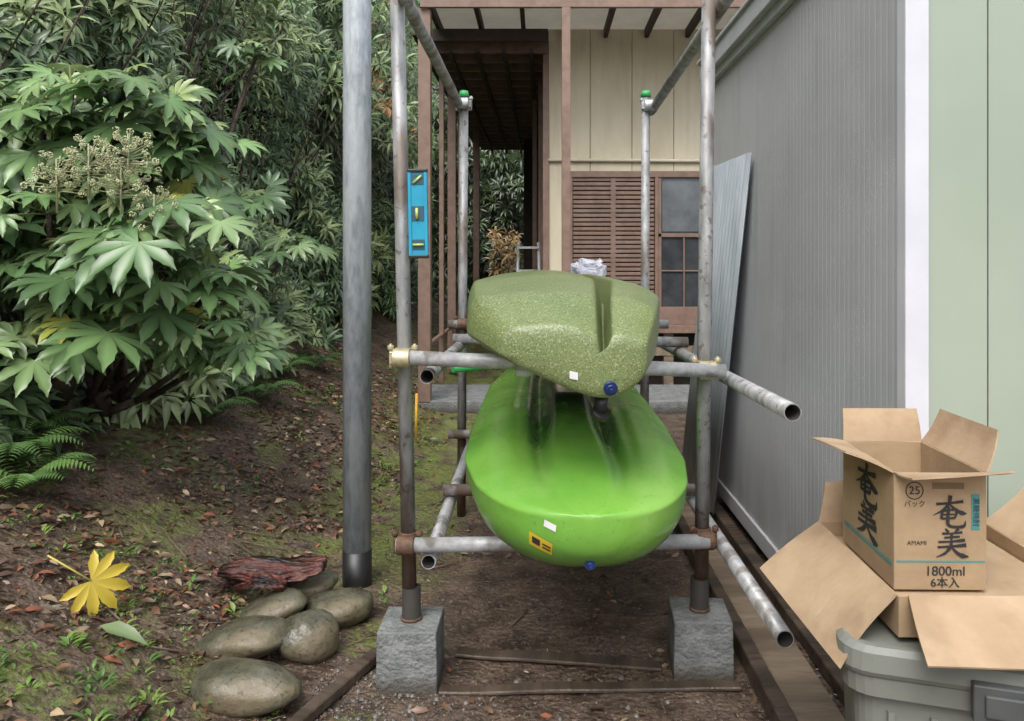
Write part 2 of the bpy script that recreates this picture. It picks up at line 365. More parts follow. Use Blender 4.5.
# ---------------------------------------------------------------- fatsia shrubs
def fatsia_template(nl=8,wide=1.0):
    v=[(0,0,0)];f=[];c=[1.6]; SP=118; angs=[math.radians(-SP+2*SP*i/(nl-1)) for i in range(nl)]
    hs=math.radians(SP/(nl-1))
    for i,a in enumerate(angs):
        L=.70+.30*math.cos(a*.62)**1.5
        def pt(r,aa,z=0): return (r*math.sin(aa),r*math.cos(aa),-.20*r*r+z)
        def off(r,a,w,z):
            x=r*math.sin(a)+w*math.cos(a); y=r*math.cos(a)-w*math.sin(a); return (x,y,-.20*r*r+z)
        b=len(v)
        w=wide*L
        v+= [pt(.40,a-hs,.015),off(.60*L,a,-.155*w,.035),pt(.58*L,a,-.025),off(.60*L,a,.155*w,.035),pt(.40,a+hs,.015),
             off(.80*L,a,-.125*w,.02),pt(.80*L,a,-.03),off(.80*L,a,.125*w,.02),pt(L,a,-.07),
             off(.70*L,a,-.125*w,.028),off(.70*L,a,.125*w,.028),off(.90*L,a,-.05*w,-.01),off(.90*L,a,.05*w,-.01)]
        c+= [.95,.88,1.4,.88,.95,.88,1.25,.88,1.05,.95,.95,.95,.95]
        f+= [(0,b,b+1,b+2),(0,b+2,b+3,b+4),(b+2,b+1,b+9,b+6),(b+9,b+5,b+6),(b+2,b+6,b+10,b+3),(b+10,b+6,b+7),(b+6,b+5,b+11,b+8),(b+6,b+8,b+12,b+7)]
    return v,f,c
ftv,ftf,ftc=fatsia_template()
fm=leafmat('fatsia_leaf',.3,.15,.6)
petm=M('petiole',(.16,.2,.07),(.2,.22,.08),rough=.5)
def fatsia(name,rosettes,base,flowers=()):
    Pp=[];Dd=[];Nn=[];Ss=[];Cc=[]; bm=bmesh.new(); bt=bmesh.new()
    for (x,y,z,k,sc_) in rosettes:
        c=Vector((x,y,z)); b=Vector(base)+Vector((random.uniform(-.15,.15),random.uniform(-.1,.1),0))
        mid=(b+c)/2+Vector((-.15,.1,-.12))
        addtube(bt,b,mid,.024,False,8,0,.018); addtube(bt,mid,c,.018,False,8,0,.012)
        for i in range(k):
            t=i*2.4+random.uniform(-.5,.5); el=math.radians(70-95*(i/k)**.8+random.uniform(-14,14))
            d=Vector((math.cos(t)*math.cos(el),math.sin(t)*math.cos(el),math.sin(el)))
            d=(d+Vector((.15,-.35,.05))).normalized()
            L=random.uniform(.10,.27)*sc_*(.5+.6*i/k); e=c+d*L
            addtube(bm,c+d*.01,e,.0045,False,5,0,.0035)
            h=Vector((d.x,d.y,0)).normalized(); h=(h+Vector((random.gauss(0,.35),random.gauss(0,.25),0))).normalized()
            D_=(h*.8+Vector((0,0,d.z*.3-.35+random.uniform(-.3,.25)))).normalized()
            Nv=(Vector((0,0,.75))+h*.5+Vector((.2,-.75,0))+Vector((random.gauss(0,.3),random.gauss(0,.2),random.gauss(0,.2))))
            Pp.append(tuple(e)); Dd.append(tuple(D_)); Nn.append(tuple(Nv)); s=random.uniform(.12,.22)*sc_*(.65+.45*i/k); Ss.append(s)
            g=random.choice([(.12,.21,.08),(.15,.25,.095),(.095,.17,.07),(.19,.285,.12)])
            if i<2: g=(.25,.33,.13)
            if random.random()<.015: g=(.36,.38,.08)
            v=random.uniform(.65,1.2); Cc.append((g[0]*v,g[1]*v,g[2]*v))
    lo=np_mesh('leaves',ftv,ftf,ftc,np.array(Pp),np.array(Dd),np.array(Nn),Ss,np.array(Cc),fm)
    pe=obj_from_bm('petioles',bm,petm); st=obj_from_bm('stems',bt,trunkm)
    parts=[lo,pe,st]
    if flowers:
        bs=bmesh.new(); fp=[]
        for (x,y,z) in flowers:
            c=Vector((x,y,z)); addtube(bs,c-Vector((0,0,.1)),c+Vector((.01,-.02,.12)),.005,False,5,0,.003)
            for i in range(30):
                t=i*2.4; hgt=-.02+.15*(i/30); rad=.12*(1-i/50)+random.uniform(-.03,.02)
                p=c+Vector((math.cos(t)*rad,math.sin(t)*rad,hgt+random.uniform(-.02,.03)))
                addtube(bs,c+Vector((0,0,hgt*.5)),p,.0022,False,4,0,.0018)
                for q in range(24):
                    dv=Vector((random.gauss(0,1),random.gauss(0,1),random.gauss(0,1))).normalized(); fp.append(tuple(p+dv*.013))
        nf=len(fp); ov=[(1,0,0),(-1,0,0),(0,1,0),(0,-1,0),(0,0,1),(0,0,-1)]; of=[(0,2,4),(2,1,4),(1,3,4),(3,0,4),(2,0,5),(1,2,5),(3,1,5),(0,3,5)]
        parts.append(np_mesh('flower_heads',ov,of,[1]*6,np.array(fp),rng.normal(0,1,(nf,3)),rng.normal(0,1,(nf,3)),[.0042]*nf,np.array([(.50,.52,.30)])*rng.uniform(.7,1.2,(nf,1)),leafmat('cream_flower',.6,0)))
        parts.append(obj_from_bm('flower_stalks',bs,M('flower_stalk',(.35,.36,.2),(.42,.42,.28),rough=.7)))
    return group(name,parts)
R1=[]
while len(R1)<44:
    x=random.uniform(-2.75,-1.40); z=random.uniform(.98,2.2)
    if x>-1.38-.42*max(0,z-1.2): continue
    if any((x-r[0])**2+(z-r[2])**2<.0155 for r in R1): continue
    y=3.25+.5*((x+1.95)/.8)**2+.25*abs(z-1.4)+random.uniform(-.12,.22)
    if z<H0(x,y)+.25: continue
    R1.append((x,y,z,random.randint(7,11),random.uniform(.7,1.25)))
fatsia('fatsia_shrub',R1,(-2.37,4.0,.62),[(-1.84,3.1,1.76),(-1.72,3.12,1.68),(-1.60,3.15,1.56),(-1.68,3.1,1.80),(-1.97,3.1,1.70)])
R2=[(-2.2,5.0,2.2,11,1.0),(-1.95,5.2,1.8,11,1.0),(-2.1,5.6,2.9,10,1.0),(-1.95,4.8,1.35,10,.9),(-2.0,6.2,1.5,10,1.0)]
fatsia('fatsia_shrub',R2,(-2.6,5.4,.8))
bm=bmesh.new(); p=Vector((-2.40,3.9,.5)); r=.075
for q in [(-2.32,3.65,.75),(-2.18,3.50,.95),(-2.2,3.6,1.2)]:
    q=Vector(q); addtube(bm,p,q,r,False,12,0,r*.88); p=q; r*=.88
obj_from_bm('tree_trunk',bm,trunkm)
P=[];D=[];N=[];S=[];C=[]
for (fx,fy) in [(-2.1,3.1),(-2.25,3.25),(-2.35,3.5),(-2.0,4.6),(-1.9,5.2),(-2.0,5.9),(-1.95,6.6)]:
    z0=H(fx,fy)
    for k in range(8):
        t=k*.8+random.random()*.5; L=random.uniform(.2,.36); g=random.choice([(.09,.17,.05),(.12,.22,.06)])
        for i in range(18):
            u=i/18; pos=Vector((fx+math.cos(t)*L*u*.9,fy+math.sin(t)*L*u*.9,z0+.04+L*(1.1*u-.95*u*u)))
            for s_ in (-1,1):
                d=Vector((-math.sin(t)*s_+math.cos(t)*.5,math.cos(t)*s_+math.sin(t)*.5,-.15))
                P.append(tuple(pos));D.append(tuple(d));N.append((0,0,1));S.append(.075*math.sin(math.pi*(.15+.8*u))+.008);C.append(g)
np_mesh('fern',narrow(lv,.5,.1),lf,lc,np.array(P),np.array(D),np.array(N)+rng.normal(0,.05,(len(P),3)),S,np.array(C),leafg)
yz=H(-1.49,2.56)
yl=np_mesh('leaf_blade',ftv,ftf,[.85 if c>1.2 else 1.0 for c in ftc],np.array([(-1.50,2.54,yz+.11)]),np.array([(.45,.2,-.35)]),np.array([(.15,-1,.75)]),[.135],np.array([(.66,.50,.06)]),leafmat('yellow_leaf',.45,.25))
group('fallen_yellow_leaf',[yl,tube('stalk',(-1.50,2.54,yz+.11),(-1.62,2.50,yz+.21),.003,M('yellow_stalk',(.5,.42,.1)),False,6)])
np_mesh('fallen_yellow_leaf',narrow(lv,1.3,.2),lf,lc,np.array([(-1.25,1.93,H(-1.25,1.93)+.03),(-1.28,2.1,H(-1.28,2.1)+.02)]),np.array([(1,.3,.1),(-.6,1,.1)]),np.array([(0,-.3,1),(0,0,1)]),[.06,.05],np.array([(.6,.48,.08),(.3,.2,.08)]),leafmat('yellow_leaf2',.45,.3))
np_mesh('fallen_green_leaf',narrow(lv,.7,.2),lf,lc,np.array([(-1.42,2.45,H(-1.42,2.45)+.03)]),np.array([(1,-.3,.0)]),np.array([(0,-.4,1)]),[.17],np.array([(.16,.22,.10)]),leafg)

# ---------------------------------------------------------------- stones
def stone(x,y,sx,sy,sz,rz,tilt=0,dz=0):
    bm=bmesh.new(); bmesh.ops.create_uvsphere(bm,u_segments=36,v_segments=20,radius=1)
    for v in bm.verts:
        c=v.co.copy(); k=1+.17*noise.noise(c*1.1+Vector((x*9,y*9,0)))+.04*noise.noise(c*3.5)
        c=Vector((math.copysign(abs(c.x)**.92,c.x),math.copysign(abs(c.y)**.92,c.y),c.z))*k
        v.co=(c.x*sx,c.y*sy,c.z*sz)
    o=obj_from_bm('stone',bm,stonem,True); o.location=(x,y,H(x,y)+sz*.75+dz); o.rotation_euler=(0,tilt,rz)
for a in [(-1.03,2.66,.155,.11,.06,.05,-.14),(-.93,2.40,.17,.11,.064,-.05,.06),(-1.03,2.90,.14,.1,.055,.15,-.3),(-.79,2.97,.14,.105,.062,.1,-.1),
          (-.82,2.70,.105,.09,.085,.6,.2),(-.95,3.12,.12,.09,.05,.2,-.1,.03),(-1.02,2.02,.14,.1,.05,.2,0)]: stone(*a)
def log(name,p,q,r,seed):
    p,q,d,u,v=frame(p,q); bm=bmesh.new(); rows=[]; nn=40
    for i in range(41):
        t=i/40; c=p.lerp(q,t)+Vector((0,0,.018*math.sin(t*5+seed)))+u*.02*math.sin(t*4+seed)
        rr=r*(.25+.9*math.sin(math.pi*(.06+.88*t))**.6)
        row=[]
        for j in range(nn):
            a=2*math.pi*j/nn
            k=1+.45*abs(noise.noise(Vector((math.cos(a)*2.6,math.sin(a)*2.6,t*1.6+seed))))*2-.3+.25*noise.noise(Vector((math.cos(a)*5,math.sin(a)*5,t*9+seed)))
            row.append(bm.verts.new(c+rr*k*(math.cos(a)*u*1.45+math.sin(a)*v*.75)))
        rows.append(row)
    for i in range(40):
        for j in range(nn): bm.faces.new([rows[i][j],rows[i+1][j],rows[i+1][(j+1)%nn],rows[i][(j+1)%nn]])
    bm.faces.new(rows[0]); bm.faces.new(rows[-1])
    return obj_from_bm(name,bm,bark,True)
group('rotten_log_piece',[log('piece_1',(-1.26,3.02,.165),(-.86,3.02,.195),.045,1),log('piece_2',(-1.19,2.96,.15),(-.98,2.94,.165),.028,5),log('piece_3',(-1.30,3.06,.15),(-1.14,3.0,.14),.03,9)])
group('rotten_log_piece',[log('piece_1',(-1.12,2.20,.10),(-1.16,1.98,.11),.016,1)])

# ---------------------------------------------------------------- boards on the ground
def plank(name,p,q,w,h,mat,z=0):
    p=Vector(p);q=Vector(q);d=q-p;L=d.length;a=math.atan2(d.y,d.x)
    bm=bmesh.new(); n=14; rows=[]
    for i in range(n+1):
        x=L*i/n; wv=.008*noise.noise(Vector((x*5,p.x*7,0)))
        rows.append([bm.verts.new((x,-w/2+wv,0)),bm.verts.new((x,-w/2+wv,h)),bm.verts.new((x,w/2+wv,h+wv)),bm.verts.new((x,w/2+wv,0))])
    for i in range(n):
        for j in range(4): bm.faces.new([rows[i][j],rows[i][(j+1)%4],rows[i+1][(j+1)%4],rows[i+1][j]])
    bm.faces.new(rows[0]); bm.faces.new(rows[-1][::-1])
    o=obj_from_bm(name,bm,mat); o.location=(p.x,p.y,z); o.rotation_euler=(0,-math.atan2(d.z,math.hypot(d.x,d.y)),a)
    md=o.modifiers.new('b','BEVEL'); md.width=.004; md.limit_method='ANGLE'; return o
plank('wooden_board',(-.57,2.68,0),(-.76,2.18,0),.045,.035,wetwood,.005)
plank('wooden_board',(-.30,2.72,0),(.42,2.62,0),.06,.012,wetwood,.001)
plank('wooden_board',(-.33,2.47,0),(.66,2.50,0),.05,.014,wetwood,.001)
plank('wooden_board',(.72,1.6,0),(.73,5.2,0),.05,.07,wetwood,.0)
plank('wooden_board',(.84,1.6,0),(.84,5.0,0),.15,.035,palewood,.0)
plank('wooden_board',(.99,1.9,0),(.97,4.7,0),.06,.05,wetwood,.0)

# ---------------------------------------------------------------- steel post
group('steel_post',[tube('shaft',(-.794,3.3,-.1),(-.794,3.3,4.6),.0605,galv_post,True,40),tube('black_sleeve',(-.794,3.3,-.1),(-.794,3.3,.155),.0625,blackp,False,40)])

# ---------------------------------------------------------------- rack
R=.0243
def clamp(name,p,mat,ax='z'):
    bm=bmesh.new(); p=Vector(p)
    addtube(bm,p+Vector((0,0,-.028)),p+Vector((0,0,.028)),.031,False,20)
    addtube(bm,p+Vector((-.028,-.052,0)),p+Vector((.028,-.052,0)),.031,False,20)
    for s in (-1,1):
        addtube(bm,p+Vector((s*.04,-.03,-.035)),p+Vector((s*.04,-.03,.045)),.006,False,8)
        addtube(bm,p+Vector((s*.04,-.03,.025)),p+Vector((s*.04,-.03,.04)),.012,False,6)
        addbox(bm,p.x+s*.03-.012,p.x+s*.03+.012,p.y-.05,p.y-.01,p.z-.02,p.z+.02)
    o=obj_from_bm(name,bm,mat); md=o.modifiers.new('b','BEVEL'); md.width=.003; md.segments=2; md.limit_method='ANGLE'; return o
parts=[tube('upright_1',(-.438,2.56,.21),(-.487,2.56,2.6),R,galv_pole),
 tube('upright_2',(.557,2.63,.20),(.588,2.63,2.6),R,galv_pole),
 tube('upright_3',(-.435,4.2,.0),(-.42,4.2,2.31),R,galv_pole),
 tube('upright_4',(.575,4.2,.0),(.585,4.2,2.31),R,galv_pole),
 tube('upper_crossbar',(-.455,2.508,1.085),(.625,2.57,1.03),R,galv),
 tube('lower_crossbar',(-.475,2.508,.465),(.57,2.57,.455),R,galv),
 tube('upper_crossbar_rear',(-.50,4.15,1.06),(.70,4.15,1.06),R,galv_pole),
 tube('lower_crossbar_rear',(-.50,4.15,.46),(.70,4.15,.46),R,galv_pole),
 tube('top_rail_1',(-.455,2.2,2.285),(-.447,4.32,2.27),R,galv_pole),
 tube('top_rail_2',(.625,2.2,2.29),(.632,4.32,2.255),R,galv_pole),
 tube('upper_rail_1',(-.375,2.52,1.02),(-.375,4.4,1.0),R,galv_pole),
 tube('upper_rail_2',(.675,2.03,.998),(.63,4.4,.97),R,galv_pole),
 tube('lower_rail_1',(-.37,2.52,.405),(-.38,4.6,.41),R,galv),
 tube('lower_rail_2',(.655,2.03,.392),(.625,4.6,.41),R,galv),
 tube('mid_crossbar',(-.40,3.15,.455),(.66,3.15,.455),R,galv_pole),
 tube('mid_crossbar_2',(-.40,3.5,1.045),(.68,3.5,1.03),R,galv_pole),
 tube('brace',(-.30,2.62,1.03),(.10,2.9,1.035),.012,greenrod,False),
 clamp('clamp_1',(-.457,2.56,1.083),brass),clamp('clamp_2',(.568,2.63,1.032),brass),
 clamp('clamp_3',(-.443,2.56,.465),rustcl),clamp('clamp_4',(.56,2.63,.455),rustcl),
 clamp('clamp_5',(-.42,4.2,1.06),rustcl),clamp('clamp_6',(.583,4.2,1.06),rustcl),
 clamp('clamp_7',(-.42,4.22,2.27),galv),clamp('clamp_8',(.60,4.22,2.26),galv)]
bm=bmesh.new()
for x in (-.42,.585): addtube(bm,(x,4.2,2.312),(x,4.2,2.345),.03,False,16,0,.022)
parts.append(obj_from_bm('green_pole_caps',bm,greenrod))
bm=bmesh.new(); addtube(bm,(-.418,2.56,.80),(-.413,2.545,.96),.005,False,8); parts.append(obj_from_bm('yellow_strap',bm,orange))
bm=bmesh.new(); addtube(bm,(-.055,2.55,1.02),(-.055,2.55,1.045),.03,False,16); parts.append(obj_from_bm('white_cap',bm,whitetrim))
group('kayak_rack',parts)
def block(x,y):
    bm=bmesh.new(); b=.100;t=.097
    v=[bm.verts.new(p) for p in [(-b,-b,-.02),(b,-b,-.02),(b,b,-.02),(-b,b,-.02),(-t,-t,.22),(t,-t,.22),(t,t,.22),(-t,t,.22)]]
    for f in [(0,3,2,1),(4,5,6,7),(0,1,5,4),(1,2,6,5),(2,3,7,6),(3,0,4,7)]: bm.faces.new([v[i] for i in f])
    bmesh.ops.subdivide_edges(bm,edges=bm.edges[:],cuts=8,use_grid_fill=True)
    for q in bm.verts: q.co+=Vector((noise.noise(q.co*30),noise.noise(q.co*30+Vector((5,0,0))),noise.noise(q.co*30+Vector((0,9,0)))))*.002
    c=obj_from_bm('body',bm,concrete); md=c.modifiers.new('b','BEVEL'); md.width=.005; md.segments=2; md.limit_method='ANGLE'
    k=tube('socket_ring',(0,0,.222),(0,0,.232),.036,rustcl,True)
    e=group('concrete_block',[c,k]); e.location=(x,y,0); return e
block(-.433,2.56).scale=(1,1,.90); e=block(.552,2.63); e.rotation_euler=(0,0,-.06); e.scale=(1,1,.90)

# ---------------------------------------------------------------- spirit level
lx,ly=0,0
bm=bmesh.new(); addbox(bm,lx-.03,lx+.03,ly-.011,ly+.011,1.42,1.70); body=obj_from_bm('body',bm,blue); md=body.modifiers.new('b','BEVEL'); md.width=.004; md.segments=2
pp=[body,boxes('rails',[(lx-.031,lx-.022,ly-.0155,ly+.013,1.421,1.699),(lx+.022,lx+.031,ly-.0155,ly+.013,1.421,1.699)],blue),
 boxes('end_caps',[(lx-.0325,lx+.0325,ly-.0175,ly+.015,1.412,1.424),(lx-.0325,lx+.0325,ly-.0175,ly+.015,1.696,1.708)],blackp,.003),
 boxes('openings',[(lx-.0205,lx+.0205,ly-.0125,ly-.0105,1.44,1.475),(lx-.0205,lx+.0205,ly-.0125,ly-.0105,1.655,1.69),(lx-.0205,lx+.0205,ly-.0125,ly-.0105,1.535,1.585)],greycap,.0008),
 tube('vial_1',(lx-.018,ly-.016,1.457),(lx+.018,ly-.016,1.457),.004,vial,False,12),tube('vial_2',(lx-.014,ly-.016,1.66),(lx+.014,ly-.016,1.685),.004,vial,False,12),
 tube('vial_3',(lx-.003,ly-.016,1.542),(lx-.003,ly-.016,1.578),.005,vial,False,12)]
e=group('spirit_level',pp); e.location=(-.375,2.52,.0); e.rotation_euler=(0,-.018,0)

# ---------------------------------------------------------------- kayaks
def sticker(name,hull,corners,mat,n=8,eps=.0025):
    """lay a sheet on the hull surface: corners are x,z pairs, the sheet is dropped on to the surface"""
    dg=bpy.context.evaluated_depsgraph_get(); bvh=BVHTree.FromObject(hull,dg); bm=bmesh.new(); g=[]
    for i in range(n+1):
        row=[]
        for j in range(n+1):
            s=i/n;t=j/n
            x=(corners[0][0]*(1-s)+corners[1][0]*s)*(1-t)+(corners[3][0]*(1-s)+corners[2][0]*s)*t
            z=(corners[0][1]*(1-s)+corners[1][1]*s)*(1-t)+(corners[3][1]*(1-s)+corners[2][1]*s)*t
            loc,nr,_,_=bvh.ray_cast(Vector((x,0.5,z)),Vector((0,1,0)))
            if loc is None: bm.free(); return None
            row.append(bm.verts.new(loc-Vector((0,eps,0))))
        g.append(row)
    for i in range(n):
        for j in range(n): bm.faces.new([g[i][j],g[i+1][j],g[i+1][j+1],g[i][j+1]])
    return obj_from_bm(name,bm,mat,True)
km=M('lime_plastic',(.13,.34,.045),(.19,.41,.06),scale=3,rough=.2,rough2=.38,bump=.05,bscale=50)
mixin(km,mth(km,'MULTIPLY',nnode(km,6,.5,.75,(1,.6,1)),.45),(.28,.47,.13))
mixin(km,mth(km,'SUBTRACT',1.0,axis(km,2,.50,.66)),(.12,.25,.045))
mixin(km,mth(km,'MULTIPLY',nnode(km,90,.62,.68,(1,1,1)),.35),(.06,.15,.03))
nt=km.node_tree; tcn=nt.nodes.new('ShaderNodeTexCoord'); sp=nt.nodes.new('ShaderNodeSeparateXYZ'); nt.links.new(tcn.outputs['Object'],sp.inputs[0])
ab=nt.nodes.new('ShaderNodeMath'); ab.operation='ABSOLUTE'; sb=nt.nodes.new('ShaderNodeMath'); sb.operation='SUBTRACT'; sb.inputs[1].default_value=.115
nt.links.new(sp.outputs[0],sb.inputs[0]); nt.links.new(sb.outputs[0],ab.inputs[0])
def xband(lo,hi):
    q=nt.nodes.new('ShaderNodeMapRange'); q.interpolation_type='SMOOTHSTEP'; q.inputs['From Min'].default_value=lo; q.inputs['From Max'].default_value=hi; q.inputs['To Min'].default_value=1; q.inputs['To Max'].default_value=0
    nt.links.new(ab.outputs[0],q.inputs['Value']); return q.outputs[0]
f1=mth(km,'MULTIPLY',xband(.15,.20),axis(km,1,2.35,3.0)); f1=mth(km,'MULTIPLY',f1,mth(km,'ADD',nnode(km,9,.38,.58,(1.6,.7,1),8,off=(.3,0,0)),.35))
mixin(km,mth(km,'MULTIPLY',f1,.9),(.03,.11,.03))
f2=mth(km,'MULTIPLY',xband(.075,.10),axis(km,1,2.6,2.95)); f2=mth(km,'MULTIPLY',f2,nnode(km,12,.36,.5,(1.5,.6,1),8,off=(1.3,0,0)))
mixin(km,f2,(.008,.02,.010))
Y=[2.03,2.045,2.09,2.17,2.30,2.56,3.0,4.0,4.8,5.1,5.2]
Wd=[.03,.10,.185,.262,.325,.374,.385,.38,.28,.14,.02]
ZG=[.720,.722,.726,.732,.740,.750,.765,.765,.78,.80,.80]
ZK=[.665,.61,.565,.525,.502,.489,.487,.487,.50,.60,.7]
CR=[.002,.008,.018,.030,.050,.075,.115,.06,.06,.03,.0]
yy=np.concatenate([np.array([2.03,2.036,2.045,2.06,2.08,2.105,2.135,2.17]),np.linspace(2.21,3.2,40),np.linspace(3.3,5.2,24)])
def sm(xp,fp,x): 
    w=.035; return np.mean([np.interp(x+o,xp,fp) for o in (-w,-w/2,0,w/2,w)]) if x>2.12 else np.interp(x,xp,fp)
bm=bmesh.new(); rings=[]
for y in yy:
    w=sm(Y,Wd,y);zg=sm(Y,ZG,y);zk=sm(Y,ZK,y);cr=sm(Y,CR,y); ring=[]; cx=.115+(.018 if y<2.1 else .018*max(0,1-(y-2.1)/.5))
    nd=72; gd=min(1,max(0,(y-2.12)/.35)); pw=.20+.12*max(0,1-(y-2.1)/.6)
    well=1/(1+math.exp(-(y-2.62)/.03))
    for i in range(nd+1):
        u=-1+2*i/nd; au=abs(u)
        plat=1/(1+math.exp((au-pw)/.016)); lobe=1/(1+math.exp((abs(au-.70)-.15)/.022))
        z=zg+cr*(1-au**2.4)*.55+cr*.50*plat*(.35+.65*gd)-cr*.30*gd*math.exp(-((au-pw-.10)/.06)**2)+cr*.16*gd*lobe-.022*well*math.exp(-((au-pw-.11)/.075)**4)-.014*au**14
        ring.append(bm.verts.new((cx+u*w,y,z)))
    nh=26
    for i in range(nh+1):
        t=math.pi*i/nh; cc=math.cos(t); ss=math.sin(t)
        x=math.copysign(abs(cc)**.80,cc)*w*.985; z=zg-.024-(zg-.024-zk)*ss**.85
        ring.append(bm.verts.new((cx+x,y,z)))
    rings.append(ring)
m_=len(rings[0])
for a,b in zip(rings[:-1],rings[1:]):
    for i in range(m_): bm.faces.new([a[i],a[(i+1)%m_],b[(i+1)%m_],b[i]])
bm.faces.new(rings[0]); bm.faces.new(rings[-1])
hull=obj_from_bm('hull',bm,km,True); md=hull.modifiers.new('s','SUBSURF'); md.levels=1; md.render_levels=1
def plugo(p,d,r,mat,name='drain_plug'):
    bm=bmesh.new(); p=Vector(p); d=Vector(d).normalized(); addtube(bm,p,p+d*.014,r*1.2,False,20); addtube(bm,p,p+d*.022,r*.8,False,20); addtube(bm,p+d*.02,p+d*.03,r*.4,False,6)
    return obj_from_bm(name,bm,mat)
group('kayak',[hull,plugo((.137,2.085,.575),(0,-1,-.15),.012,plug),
  sticker('white_label',hull,[(.012,.704),(.044,.692),(.042,.674),(.010,.686)],stickerw),
  sticker('warning_sticker',hull,[(-.030,.664),(.034,.638),(.032,.600),(-.030,.624)],stickery),
  sticker('warning_print',hull,[(-.022,.652),(.0,.643),(-.001,.624),(-.022,.632)],ink,eps=.004),
  sticker('warning_print_2',hull,[(.006,.636),(.029,.627),(.0285,.622),(.006,.631)],ink,eps=.004),
  sticker('warning_print_3',hull,[(.006,.626),(.029,.617),(.0285,.612),(.006,.621)],ink,eps=.004)])

om=M('olive_speckled_plastic',(.13,.17,.062),(.17,.215,.082),scale=5,rough=.36,bump=.12,bscale=140)
mixin(om,mth(om,'MULTIPLY',nnode(om,230,.55,.62,detail=2),.6),(.05,.07,.03))
mixin(om,mth(om,'MULTIPLY',nnode(om,200,.58,.64,detail=2,off=(5,3,1)),.5),(.42,.46,.26))
r25=[(-.238,1.295),(-.218,1.338),(-.049,1.362),(.066,1.362),(.176,1.346),(.206,1.255),(.236,1.342),(.335,1.330),(.394,1.285),(.396,1.165),(.368,1.105),(.30,1.082),(.21,1.08),(.08,1.088),(-.06,1.105),(-.21,1.165),(-.240,1.215)]
r22=[(-.212,1.265),(-.186,1.296),(-.04,1.312),(.060,1.314),(.162,1.302),(.184,1.175),(.207,1.301),(.290,1.292),(.342,1.262),(.348,1.15),(.316,1.085),(.268,1.052),(.200,1.028),(.112,1.036),(.01,1.070),(-.16,1.148),(-.215,1.190)]
r208=[(-.11,1.195),(-.07,1.222),(.03,1.236),(.10,1.230),(.156,1.200),(.178,1.090),(.197,1.205),(.25,1.206),(.292,1.18),(.296,1.11),(.272,1.068),(.230,1.043),(.185,1.024),(.13,1.034),(.06,1.060),(-.06,1.115),(-.115,1.150)]
def shr(r,k,cx=.08,cz=1.2): return [(cx+(x-cx)*k,cz+(z-cz)*k) for x,z in r]
RR=[(2.055,shr(r208,.80,.14,1.11)),(2.072,r208),(2.22,r22),(2.50,r25),(3.2,r25),(4.3,r25),(4.9,shr(r25,.7)),(5.2,shr(r25,.25))]
bm=bmesh.new(); rings=[[bm.verts.new((x,y,z)) for x,z in r] for y,r in RR]
cl=bm.edges.layers.float.new('crease_edge')
n_=17
for a,b in zip(rings[:-1],rings[1:]):
    for i in range(n_): bm.faces.new([a[i],a[(i+1)%n_],b[(i+1)%n_],b[i]])
bm.faces.new(rings[0]); bm.faces.new(rings[-1])
idx={v:(ri,vi) for ri,rg in enumerate(rings) for vi,v in enumerate(rg)}
for e in bm.edges:
    ia=idx[e.verts[0]]; ib=idx[e.verts[1]]
    if ia[1]==ib[1] and ia[1] in (1,4,5,6,8,11,15,16): e[cl]=.85
    elif ia[0]==ib[0] and ia[0] in (1,2,3): e[cl]=.80
hull2=obj_from_bm('hull',bm,om,True); md=hull2.modifiers.new('s','SUBSURF'); md.levels=3; md.render_levels=3
bm=bmesh.new(); addtube(bm,(.172,2.12,1.03),(.168,2.13,.965),.02,False,16,0,.016); addtube(bm,(.172,2.12,.985),(.166,2.13,.97),.026,False,16)
toggle=obj_from_bm('grab_handle',bm,blackp)
group('kayak',[hull2,plugo((.19,2.066,1.060),(.1,-1,-.25),.016,plug),toggle,sticker('white_label',hull2,[(.080,1.106),(.103,1.101),(.103,1.080),(.080,1.085)],stickerw)])

# ---------------------------------------------------------------- prefab container shed
XW=1.04; Y0=2.17; Y1=4.65
bm=bmesh.new(); prev=None; y=Y0+.03
prof=[(0,0),(.026,0),(.030,.0007),(.036,.0007)]
pts=[]
while y<Y1:
    for dy,dx in prof: pts.append((XW+dx,y+dy))
    y+=.04
for x,yv in pts:
    a=bm.verts.new((x,yv,.14)); b=bm.verts.new((x,yv,2.46))
    if prev: bm.faces.new([prev[0],a,b,prev[1]])
    prev=(a,b)
side=obj_from_bm('ribbed_side_wall',bm,greyw)
parts=[side,
 boxes('core',[(XW+.02,3.6,Y0+.03,Y1,.12,2.47)],greytrim),
 boxes('base_rail',[(XW-.012,XW+.03,Y0+.0,Y1,.06,.142)],greytrim,.004),
 boxes('plinth',[(XW+.05,3.5,Y0+.1,Y1,0,.06)],darkbrown),
 boxes('corner_trim',[(XW-.006,XW+.062,Y0-.02,Y0+.034,.06,2.47)],whitetrim,.004),
 boxes('eave_trim',[(XW-.03,XW+.04,Y0-.03,Y1+.02,2.463,2.51),(XW-.06,XW+.04,Y0-.04,Y1+.03,2.51,2.61),(XW-.075,XW+.04,Y0-.05,Y1+.04,2.61,2.63)],greytrim,.004),
 boxes('front_panels',[(XW+.064,XW+.235,Y0-.004,Y0+.03,.08,2.55),(XW+.239,XW+.7,Y0-.004,Y0+.03,.08,2.55),(XW+.704,XW+1.3,Y0-.004,Y0+.03,.08,2.55),(XW+1.304,3.6,Y0-.004,Y0+.03,.08,2.55)],greenp,.002),
 boxes('roof',[(XW+.04,3.7,Y0-.05,Y1+.04,2.56,2.64)],greytrim)]
group('prefab_shed',parts)
c=[Vector((.915,4.03,.06)),Vector((.915,4.92,.06)),Vector((1.02,4.45,1.96)),Vector((1.015,3.66,1.93))]
bm=bmesh.new(); prev=None; n=110
